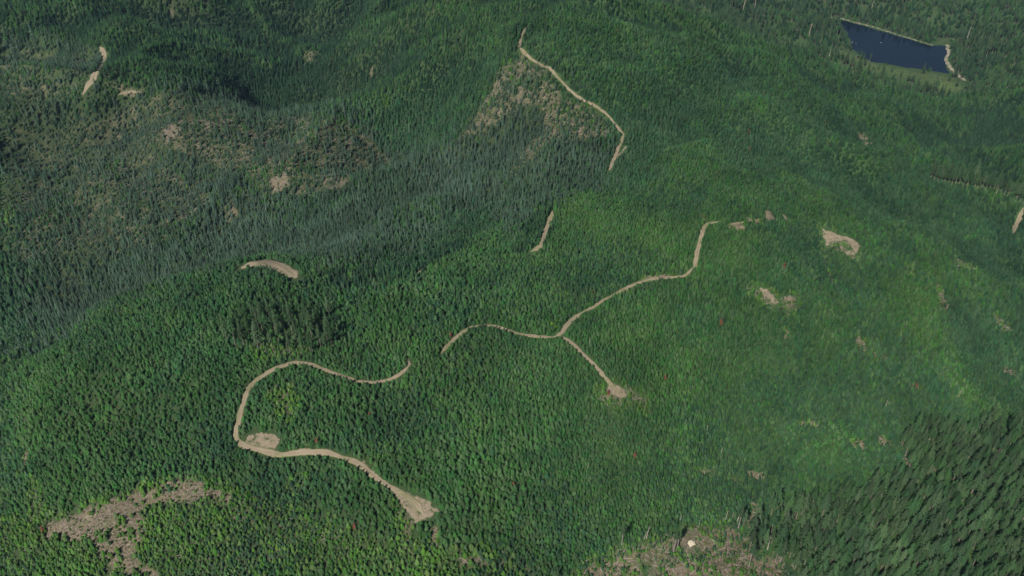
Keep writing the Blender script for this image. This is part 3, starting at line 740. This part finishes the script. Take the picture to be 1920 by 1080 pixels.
for k in big:
    i = yi[k]; o = bpy.data.objects.new('young_conifer', random.choice(P_WARM if sparse[i] or bare[i] > .12 else P_YOUNG)); COL.objects.link(o)
    o.location = (TX[i], TY[i], TZ[i]); o.scale = (sxy[k], sxy[k], sz[k]); o.rotation_euler = (rng.normal(0, .03), rng.normal(0, .03), rng.uniform(0, 6.28))
    X_, Y_ = ppx[k], ppy[k]
    if X_ < 330 and Y_ > 900: lb = 'bright green young conifer around the brown slash clearing at the lower left corner'
    elif X_ < 330: lb = 'green young conifer on the left slope above the brown slash clearing'
    elif X_ < 700 and Y_ > 900: lb = 'green young conifer on the open slope between the slash clearing and the dirt landing'
    elif X_ < 960 and Y_ > 980: lb = 'green young conifer on the slope just below the dirt landing'
    elif X_ > 960 and Y_ > 900: lb = 'green young conifer near the lower clearcut and old stand'
    else: lb = 'large green young conifer in the dense plantation farther up the slopes'
    tag(o, lb, 'young conifer', lb)
bi = np.where(blue)[0]; s1, s2 = sizes(len(bi), (TS[bi]/2.75)**.8*np.where(bare[bi] > .15, .8, 1)*np.where(hidden_road[bi], .6, 1)*(1+.28*patch[bi]))
mixg = rng.random(len(bi)) < .16+.4*(patch[bi] > .3)-.1*hollow_shade[bi]
scatter('blue_conifer_forest', [(P_BLUE, *[q[~mixg] for q in (TX[bi], TY[bi], TZ[bi], s1, s2)]), (P_DARKG, *[q[mixg] for q in (TX[bi], TY[bi], TZ[bi], s1*.8, s2*.75)])],
        'narrow blue green conifers covering the left hill and valley', 'conifer forest')
di = np.where(dark)[0]; s1, s2 = sizes(len(di), (TS[di]/np.where(dark_line[di], 2.9, 4.0))**.85*np.where(lakewood[di], 1.25, 1)*np.where(bare[di] > .15, .6, 1))
mg = rng.random(len(di)) < np.where(dark_line[di], .1, np.where(TX[di] > 150, .38, .22))-.38*hollow_shade[di]  # fewer light trees in dips, so the relief looks shaded
scatter('dark_conifer_forest', [(P_DARK, *[q[~mg] for q in (TX[di], TY[di], TZ[di], s1, s2)]), (P_DARKG, *[q[mg] for q in (TX[di], TY[di], TZ[di], s1*1.1, s2*1.1)])],
        'dark green conifer forest over the far hills and valleys', 'conifer forest')

# ------------------------------------------------------------------ mature firs
def mature_proto(k):
    r = bpy.data.objects.new('mature_fir', None); COL.objects.link(r); r.empty_display_size = 2
    for nm, me in (('trunk', MTRUNK[k]), ('crown', MCROWN[k])):
        c = bpy.data.objects.new(nm, me); COL.objects.link(c); c.parent = r
    return r
PROTO = [None]*4
def copy_tree(o):
    r = o.copy(); COL.objects.link(r)
    for ch in o.children:
        c = ch.copy(); COL.objects.link(c); c.parent = r
    return r
def mature(x, y, s, label, group, k=None, rz=None, squash=1.0, name='mature_fir', cat='fir tree'):
    k = rng.integers(0, 4) if k is None else k
    if PROTO[k] is None: PROTO[k] = mature_proto(k); o = PROTO[k]
    else: o = copy_tree(PROTO[k])
    o.name = name
    z = float(hz(np.array([x]), np.array([y]))[0])
    o.location = (x, y, z); o.scale = (s*squash, s*squash, s); o.rotation_euler = (rng.normal(0, .02), rng.normal(0, .02), rng.uniform(0, 6.28) if rz is None else rz)
    for q in ('label', 'category', 'group'):
        if q in o: del o[q]
    tag(o, label, cat, group); return o
# the stand at the lower right
sx, sy = jitter_grid(5.5, 50, 800, 180, 800, 900)
m = inside(*sjx(sx, sy), *STW); sx, sy = sx[m], sy[m]; szz = hz(sx, sy)
px0, py0, dep0 = project(sx, sy, szz); px1, py1, _ = project(sx, sy, szz+26)
m = (px0 < 2240) & (py1 < 1180); sx, sy, szz, px0, py0, px1, py1 = [q[m] for q in (sx, sy, szz, px0, py0, px1, py1)]
u_ = rng.random(len(sx)); m = u_ > .05; sx, sy, szz, px0, py0, px1, py1 = [q[m] for q in (sx, sy, szz, px0, py0, px1, py1)]
edge = seg_dist(sx, sy, *STW, True)
vis = (px1 < 1915) & (py1 < 1068); score = np.where(vis, 10000-np.hypot(sx, sy), -np.hypot(sx, sy))
order = np.argsort(-score); NM = 300; rest = order[NM:]
print('stand', len(sx), vis.sum())
for i in order[:NM]:
    s = float(np.clip(rng.normal(.92, .16), .55, 1.25))
    if edge[i] < 9 and px0[i] < 1520: lb = 'tall bare trunked fir on the left edge of the old stand beside the clearcut'
    elif edge[i] < 9: lb = 'tall dark fir on the upper edge of the old stand at lower right'
    elif py1[i] > 980: lb = 'tall dark fir inside the old stand near the bottom right corner'
    else: lb = 'tall dark fir inside the upper part of the old stand at lower right'
    mature(sx[i], sy[i], s*.90, lb, lb, squash=1.04)
# one mesh per stuff instance: trunk and crown together
def joined(k):
    mb = MB(); 
    for me, mi in ((MCROWN[k], 0), (MTRUNK[k], 1)):
        n = len(mb.v); mb.v += [tuple(v.co) for v in me.vertices]
        for p_ in me.polygons: mb.f.append(tuple(n+q for q in p_.vertices)); mb.m.append(mi)
    return mb.mesh('old_conifer', [M['mature'], M['bark']])
JM = [joined(k) for k in range(4)]
fi = np.where(mature_far)[0]; f1, f2 = sizes(len(fi), np.full(len(fi), .82), .18)
r1, r2 = sizes(len(rest), np.full(len(rest), .86), .1); r2 = r2*.84
scatter('old_conifer_forest', [(JM, np.r_[TX[fi], sx[rest]], np.r_[TY[fi], sy[rest]], np.r_[TZ[fi], szz[rest]], np.r_[f1, r1], np.r_[f2, r2])],
        'tall old conifers around the lake and behind the lower right stand', 'old forest')

# the grove of tall trees above the road bend
gx, gy = unproject(*zip(*[(446,628),(455,650),(462,636),(470,655),(478,640),(486,655),(494,632),(500,652),(508,640),(514,658),(522,630),(528,650),(536,640),(543,655),(550,628),(557,648),(563,656),(570,636),(577,652),(584,642),(590,656),(597,630),(603,648),(610,655),(616,640),(622,650),(628,638),(468,622),(490,618),(512,616),(534,614),(556,612),(578,612),(600,616),(620,622),(430,640),(440,655),(420,630)]))
rg = np.random.default_rng(77)
_gx = rg.uniform(430, 622, 18); _gy = rg.uniform(592, 614, 18); g2x, g2y = unproject(_gx, _gy)
for x, y in zip(g2x, g2y):
    lb = 'dark fir on the slope at the back of the grove above the road bend'
    mature(x, y, float(rng.uniform(.5, .95)), lb, lb, k=int(rng.integers(0, 4)), squash=.9, name='grove_fir')
gx = gx+rg.normal(0, 2.2, len(gx)); gy = gy+rg.normal(0, 3.5, len(gy))
for i, (x, y) in enumerate(zip(gx, gy)):
    fr = i < 27 and i % 2 == 1
    lb = ('tall dark fir at the lower edge of the grove above the road bend' if fr else 'tall dark fir inside the grove above the road bend')
    mature(x, y, float(rng.uniform(.8, 1.4)), lb, lb, k=int(rng.choice([0, 1, 3])), squash=.85, name='grove_fir')
# stand edge on the right slope
ex, ey = unproject(*zip(*[(1744,336),(1751,338),(1758,341),(1764,341),(1770,343),(1777,345),(1784,347),(1790,347),(1797,348),(1805,350),(1812,350),(1819,352),(1826,353),(1833,355),(1840,356),(1847,357),(1854,358),(1861,360),(1868,362),(1875,364),(1882,366),(1889,367),(1904,376),(1912,378),(1919,380),(1750,328),(1765,330),(1780,333),(1795,336),(1810,339),(1825,342),(1840,344),(1855,346),(1870,350),(1885,354)]))
for x, y in zip(ex, ey):
    lb = 'tall dark fir in the row of exposed trunks on the right slope above the plantation'
    mature(x, y, float(rng.uniform(.75, 1.05)), lb, lb, squash=1.1, name='forest_edge_fir')
# single trees along the lower clearcut: long bare trunk, small crown
def lone(px, py, h, label, zc=.55, R=2.0, seed=0, name='lone_fir'):
    x, y = [float(q[0]) for q in unproject(px, py)]; z = float(hz(x, y))
    r = bpy.data.objects.new(name, None); COL.objects.link(r); r.location = (x, y, z); r.rotation_euler = (0, 0, seed)
    c = bpy.data.objects.new('trunk', trunk_mesh(seed+50, h*.97, .5, 'greybark', 14, .2, zc)); COL.objects.link(c); c.parent = r
    c = bpy.data.objects.new('crown', mature_crown(seed+70, h, R*1.3, zc, 11, 8)); COL.objects.link(c); c.parent = r
    tag(r, label, 'fir tree'); return r
lone(1166, 1021, 24, 'leftmost lone fir with bare trunk standing at the top edge of the lower clearcut', .55, 1.9, 1)
lone(1263, 1034, 25, 'lone bare trunked fir left of the pale rock in the clearcut', .58, 1.8, 2)
lone(1270, 1027, 21, 'shorter fir directly behind the lone fir left of the pale rock', .6, 1.6, 3)
lone(1404, 1063, 28, 'lone fir with long pale trunk in the clearcut before the old stand', .6, 2.6, 4)
lone(1462, 1057, 27, 'bare trunked fir at the corner of the old stand beside the clearcut', .62, 2.4, 5)
lone(1045, 1085, 13, 'dark compact fir cut by the bottom edge of the picture', .15, 1.9, 6)
lone(1703, 835, 31, 'fir with long exposed leaning brown trunk at the upper left tip of the old stand', .55, 3.4, 7)
lone(1734, 842, 30, 'second bare trunked fir behind the tip of the old stand', .55, 3.2, 8)
lone(1384, 990, 26, 'slim fir at the left end of the old stand above the green patch', .55, 2.2, 9)
# trees standing round the lake meadow
lk = [(1552,122,1.0,'conifer on the near meadow edge, farthest left of the lakeside trees'),(1570,124,.8,'small conifer left of the tall lakeside pair'),(1583,127,1.15,'tall pointed conifer at the left end of the lake meadow'),
      (1592,128,.95,'conifer close behind the tall pointed meadow conifer'),(1601,131,.8,'short conifer in the middle of the lakeside cluster'),(1611,134,.9,'conifer right of the lakeside cluster on the meadow'),
      (1627,138,1.1,'tall conifer standing alone in the middle of the lake meadow edge'),(1632,141,.8,'short conifer beside the tall middle meadow tree'),(1655,138,1.0,'isolated conifer on the open lake meadow, right of all others'),
      (1660,143,.7,'small conifer below the isolated meadow conifer'),(1540,116,.9,'conifer in the thin row left of the lake meadow')]
for i, (px, py, s, lb) in enumerate(lk):
    x, y = [float(q[0]) for q in on_plane(np.array([px]), np.array([py]), LZ+1)]
    mature(x, y, s*1.0, lb, None, k=i % 3, squash=1.15, name='lakeside_conifer', cat='conifer')

# ------------------------------------------------------------------ dead trees, snags
def put(name, me, px, py, label, cat, group=None, s=1.0, rot=(0, 0, 0), dz=0):
    x, y = [float(q[0]) for q in unproject(px, py)]
    o = bpy.data.objects.new(name, me); COL.objects.link(o); o.location = (x, y, float(hz(x, y))+dz); o.scale = (s, s, s); o.rotation_euler = rot
    return tag(o, label, cat, group)
REDM = [young_mesh(300+i, M['red'], 'dead_conifer', 6, 1.6, 8, 7, .7, .1) for i in range(2)]
reds = [(595,832,1.1,'bright red dead conifer beside the dirt road below the bend'),(693,781,.85,'red dead conifer in the plantation above the lower road'),(845,632,1.0,'dark red dead conifer left of the curved road segment'),
        (1110,556,1.1,'red dead conifer above the road north of the junction'),(1114,563,.7,'small reddish dead conifer just beside the one above the junction road'),(1247,712,1.0,'red dead conifer right of the rocky spur end'),
        (963,911,.85,'dull red dead conifer in the lower middle plantation'),(665,989,.85,'small red dead conifer left of the dirt landing'),(1190,855,.8,'dull red dead conifer in the plantation below the spur'),
        (1352,607,1.0,'reddish dead conifer below the rocky knoll clearing'),(1716,727,1.1,'reddish dead conifer above the old stand on the right slope'),(1402,253,1.3,'red dead conifer high on the ridge slope'),
        (1404,286,1.3,'red dead conifer just below the one high on the ridge slope'),(1469,503,1.1,'red dead conifer between the two rocky openings'),(1140,738,.8,'small red conifer at the spur end landing'),(82,998,1.2,'rust red dead conifer at the left end of the slash clearing')]
for i, (px, py, s, lb) in enumerate(reds): put('dead_red_conifer', REDM[i % 2], px, py, lb, 'dead tree', s=s*1.1, rot=(0, 0, i))
SNAG = [trunk_mesh(400+i, 13, .36, 'deadwood', 6, .3, .95) for i in range(3)]
snags = [(1208,1012,.8,'left pole of the pair of bare snags above the clearcut'),(1212,1009,1.1,'right and taller pole of the pair of bare snags above the clearcut'),(1226,1009,.5,'short bare snag right of the pole pair'),
         (1275,975,.5,'slim pale snag above the clearcut pair'),(1311,985,.45,'slim pale snag in the green patch above the clearcut'),(1360,975,.9,'bare snag left of the old stand'),(1371,975,.8,'second bare snag left of the old stand'),
         (1382,978,1.2,'taller bare snag touching the left end of the old stand'),(1439,1030,1.3,'pale snag at the lower left edge of the old stand'),(1796,745,.9,'white leaning snag above the old stand tip'),
         (1660,765,.7,'short white snag on the right plantation slope'),(1645,800,.5,'small pale snag below the white snag on the right slope'),(1102,880,.7,'thin white snag in the lower middle plantation'),
         (1269,1054,.6,'low pale snag in the middle of the clearcut'),(1325,812,.7,'thin pale snag in the right plantation'),(1352,850,.6,'small pale snag in the right plantation below another'),
         (1105,645,.6,'white snag right of the road junction'),(1166,632,.5,'tiny white snag above the spur road'),(1290,560,.5,'pale snag on the slope below the knoll road'),
         (1392,22,3.0,'tall pale dead tree in the old forest left of the lake'),(1415,16,2.4,'second tall pale dead tree left of the lake'),(1632,22,2.4,'tall pale dead tree behind the lake'),
         (1812,75,2.4,'grey dead tree in the forest right of the lake'),(1516,70,2.6,'grey dead treetop in the forest between ridge and lake'),(1555,105,1.6,'white snag by the left end of the meadow')]
for i, (px, py, s, lb) in enumerate(snags): put('snag', SNAG[i % 3], px, py, lb, 'dead tree', s=s, rot=(.06*math.sin(i*2.1), .08*math.cos(i), i))

# bright deciduous shrubs above the junction
BUSH = [shrub_mesh(60+i, M['brightleaf'], 3.0, 3.4, 420, 'leafy_tree') for i in range(2)]
for i, (px, py, s, lb) in enumerate([(1046,603,1.0,'largest bright green leafy tree above the road junction'),(1034,609,.85,'bright leafy tree at the left of the clump by the junction'),(1024,613,.6,'small bright leafy tree at the far left of the junction clump'),
        (1040,613,.7,'low bright leafy tree in front of the junction clump'),(1028,604,.55,'pale leafy tree at the back of the junction clump')]):
    put('leafy_tree', BUSH[i % 2], px, py, lb, 'leafy tree', s=s, rot=(0, 0, i*1.7), dz=-.3)

# pale rock slab in the clearcut, boulders
def rock_mesh(seed, sx_, sy_, sz_):
    rnd = random.Random(seed); import bmesh
    bm = bmesh.new(); bmesh.ops.create_icosphere(bm, subdivisions=3, radius=1)
    for v in bm.verts:
        d = 1+.22*(vnoise(v.co.x*2+seed, v.co.y*2+v.co.z*3, 5)-.5)*2
        v.co = Vector((max(-.8, min(.8, v.co.x))*sx_*d, max(-.75, min(.75, v.co.y))*sy_*d, max(-.4, min(.55, v.co.z))*sz_*d))
    me = bpy.data.meshes.new('rock'); bm.to_mesh(me); bm.free(); me.materials.append(M['rock']); return me
put('rock_slab', rock_mesh(1, 3.0, 2.6, 1.5), 1296, 1020, 'flat pale square rock slab lying in the upper part of the clearcut', 'rock', rot=(0, 0, .35), dz=.8)

# fallen logs: the ones that can be told apart
def log_mesh(seed, L, r):
    rnd = random.Random(seed); mb = MB(); pts = []; n = 6
    for k in range(n):
        t = k/(n-1); pts.append((rnd.uniform(-.12, .12), rnd.uniform(-.12, .12), L*(t-.5)))
    mb.tube(pts, [r*(1-.45*k/(n-1)) for k in range(n)], 6)
    for _ in range(3):
        z = rnd.uniform(-.1, .45)*L; a_ = rnd.uniform(0, 6.28); q = rnd.uniform(.5, 1.2)
        mb.fold((0, 0, z), (q*math.cos(a_), q*math.sin(a_), z+.5), (0, .08, z), (0, -.08, z))
    return mb.mesh('fallen_log', [M['deadwood']])
LOGS = [log_mesh(i, L, r) for i, (L, r) in enumerate([(7, .24), (9, .28), (5, .22)])]
log_sets = [
 ('fallen pale log lying in the slash of the lower clearcut', [(1172,1045,.3),(1178,1048,1.6),(1184,1052,2.3),(1195,1066,.9),(1150,1058,2.0),(1210,1050,.4),(1230,1062,1.3),(1250,1048,2.7),(1262,1070,.1),(1285,1060,1.0),(1300,1072,2.2),(1318,1055,.6),(1335,1068,1.9),(1350,1045,2.8),(1362,1072,.4),(1380,1060,1.2),(1290,1042,.2),(1238,1030,1.5),(1320,1030,2.4),(1340,1015,.8),(1128,1070,.5),(1395,1045,2.1),(1270,1012,.7),(1420,1070,1.1)]),
 ('grey fallen log in the brown slash clearing at lower left', [(150,975,.3),(172,968,1.8),(185,972,2.4),(118,980,.8),(240,960,2.7),(258,985,.5),(210,1000,1.2),(165,1002,2.0),(285,925,.2),(330,915,.1),(360,925,2.9),(230,1010,1.0),(262,1040,2.1),(250,1065,.7),(130,990,1.6)]),
 ('white fallen log among the sparse young trees of the lower slope', [(537,985,.7),(562,955,1.4),(340,1000,.2),(450,1005,1.8),(400,1002,.4),(640,1050,.2),(680,1052,.15),(870,1050,.9),(945,1070,.2),(900,1046,.4),(570,920,1.1)]),
 ('pale fallen log in the rocky opening on the right slope', [(1605,828,1.5),(1612,834,.4),(1618,640,.9),(1662,831,2.6),(1700,862,.3),(1520,795,.1),(1892,699,.1),(1320,884,.2),(1650,668,.2),(1562,530,1.2)]),
 ('white fallen log on the sparse left hillside', [(215,150,.2),(205,143,2.7),(290,200,.8),(394,212,1.9),(180,243,.1),(95,162,.2),(365,240,.3),(440,268,2.8),(90,425,.4),(125,470,.6),(255,220,.1)]),
]
for lb, pts in log_sets:
    for i, (px, py, a_) in enumerate(pts):
        put('fallen_log', LOGS[i % 3], px, py, lb, 'log', lb, s=(.8 if py > 600 else 1.3), rot=(math.pi/2+.06, 0, a_), dz=.3)
# things floating on the lake
def buoy_mesh():
    mb = MB(); mb.tube([(0, 0, -.3), (0, 0, 0), (0, 0, .7), (0, 0, 1.1)], [.5, 1.1, 1.0, .35], 10); return mb.mesh('buoy', [M['white']])
bm_ = buoy_mesh()
for px, py, s, lb in [(1598,79,1, 'white buoy floating near the left shore of the lake'), (1605,82,.7, 'smaller white buoy just right of the first on the lake'), (1652,80,1, 'white buoy floating in the middle of the lake')]:
    x, y = [float(q[0]) for q in on_plane(np.array([px]), np.array([py]), LZ)]
    o = bpy.data.objects.new('buoy', bm_); COL.objects.link(o); o.location = (x, y, LZ); o.scale = (s*.6, s*.6, s*.6); tag(o, lb, 'buoy')

# ------------------------------------------------------------------ undergrowth and slash (countless: one object each)
def brush_points(step, rmax, seed):
    x, y = jitter_grid(step, -900, 900, 180, rmax, seed); z = hz(x, y); px, py, _ = project(x, y, z)
    m = (px > -200) & (px < 2120) & (py < 1150) & (np.hypot(x, y) < rmax); x, y, z = x[m], y[m], z[m]
    m = visible_mask(x, y, z, 1); return x[m], y[m], z[m]
bx, by, bz = brush_points(2.6, 1150, 501)
b_b = f_bare(bx, by); b_r = near_road(bx, by); b_g = f_gravel(bx, by); u = rng.random(len(bx)); pt = fbm(bx, by, 35, 3, 61)
edge_r = (b_r > .2) & (b_r < 5)
m1 = ((u < .16+.35*(pt > .25)) | edge_r & (u < .8) | (b_b > .1) & (u < .20+.5*(pt > .05))) & (b_r > .4) & (b_g < .2)
slabd = np.hypot(bx-slab[0][0], by-slab[1][0]) > 6; m1 &= slabd
m1 &= (np.hypot(bx, by) < 900) | (b_b > .1)
s_ = rng.uniform(.6, 1.35, m1.sum()); s2_ = s_*rng.uniform(.7, 1.3, len(s_))
m2 = slabd & (b_b > .15) & (u > .30) & (u < .62) & (b_g < .2)
t_ = rng.uniform(.6, 1.5, m2.sum())
scatter('undergrowth', [(P_SHRUB, bx[m1], by[m1], bz[m1], s_, s2_), (P_BRUSH, bx[m2], by[m2], bz[m2], t_, t_)], 'low green and dry brush between the trees and along the dirt roads', 'undergrowth')
cx_, cy_, cz_ = brush_points(2.2, 1150, 502)
c_b = f_bare(cx_, cy_); u = rng.random(len(cx_)); m3 = (c_b > .12) & (u < c_b*(.45+.5*(fbm(cx_, cy_, 18, 2, 97) > 0))) & (f_gravel(cx_, cy_) < .2) & (near_road(cx_, cy_) > 0)
s3 = rng.uniform(.6, 1.3, m3.sum())*np.where(np.hypot(cx_[m3], cy_[m3]) > 700, 1.2, 1)
scatter('logging_slash', [(P_DEBRIS, cx_[m3], cy_[m3], cz_[m3], s3, s3)], 'pale logging slash scattered over the bare clearings', 'logging slash')

# ------------------------------------------------------------------ air
def haze():
    z0 = float(GZ.min())-1; z1 = CAM_Z+15
    X0, Y0 = 9300, 9300
    v = [(sx_*X0, sy_*Y0, z) for z in (z0, z1) for sx_, sy_ in ((-1, -1), (1, -1), (1, 1), (-1, 1))]
    me = bpy.data.meshes.new('haze'); me.from_pydata(v, [], [(3, 2, 1, 0), (4, 5, 6, 7), (0, 1, 5, 4), (1, 2, 6, 5), (2, 3, 7, 6), (3, 0, 4, 7)])
    m = bpy.data.materials.new('haze'); m.use_nodes = True; nt = m.node_tree; nt.nodes.clear()
    pv = nt.nodes.new('ShaderNodeVolumePrincipled'); pv.inputs['Density'].default_value = .000019; pv.inputs['Color'].default_value = (.42, .68, 1, 1); pv.inputs['Anisotropy'].default_value = .0
    ou = nt.nodes.new('ShaderNodeOutputMaterial'); nt.links.new(pv.outputs[0], ou.inputs['Volume'])
    me.materials.append(m); o = bpy.data.objects.new('haze', me); COL.objects.link(o); tag(o, kind='stuff')
haze()
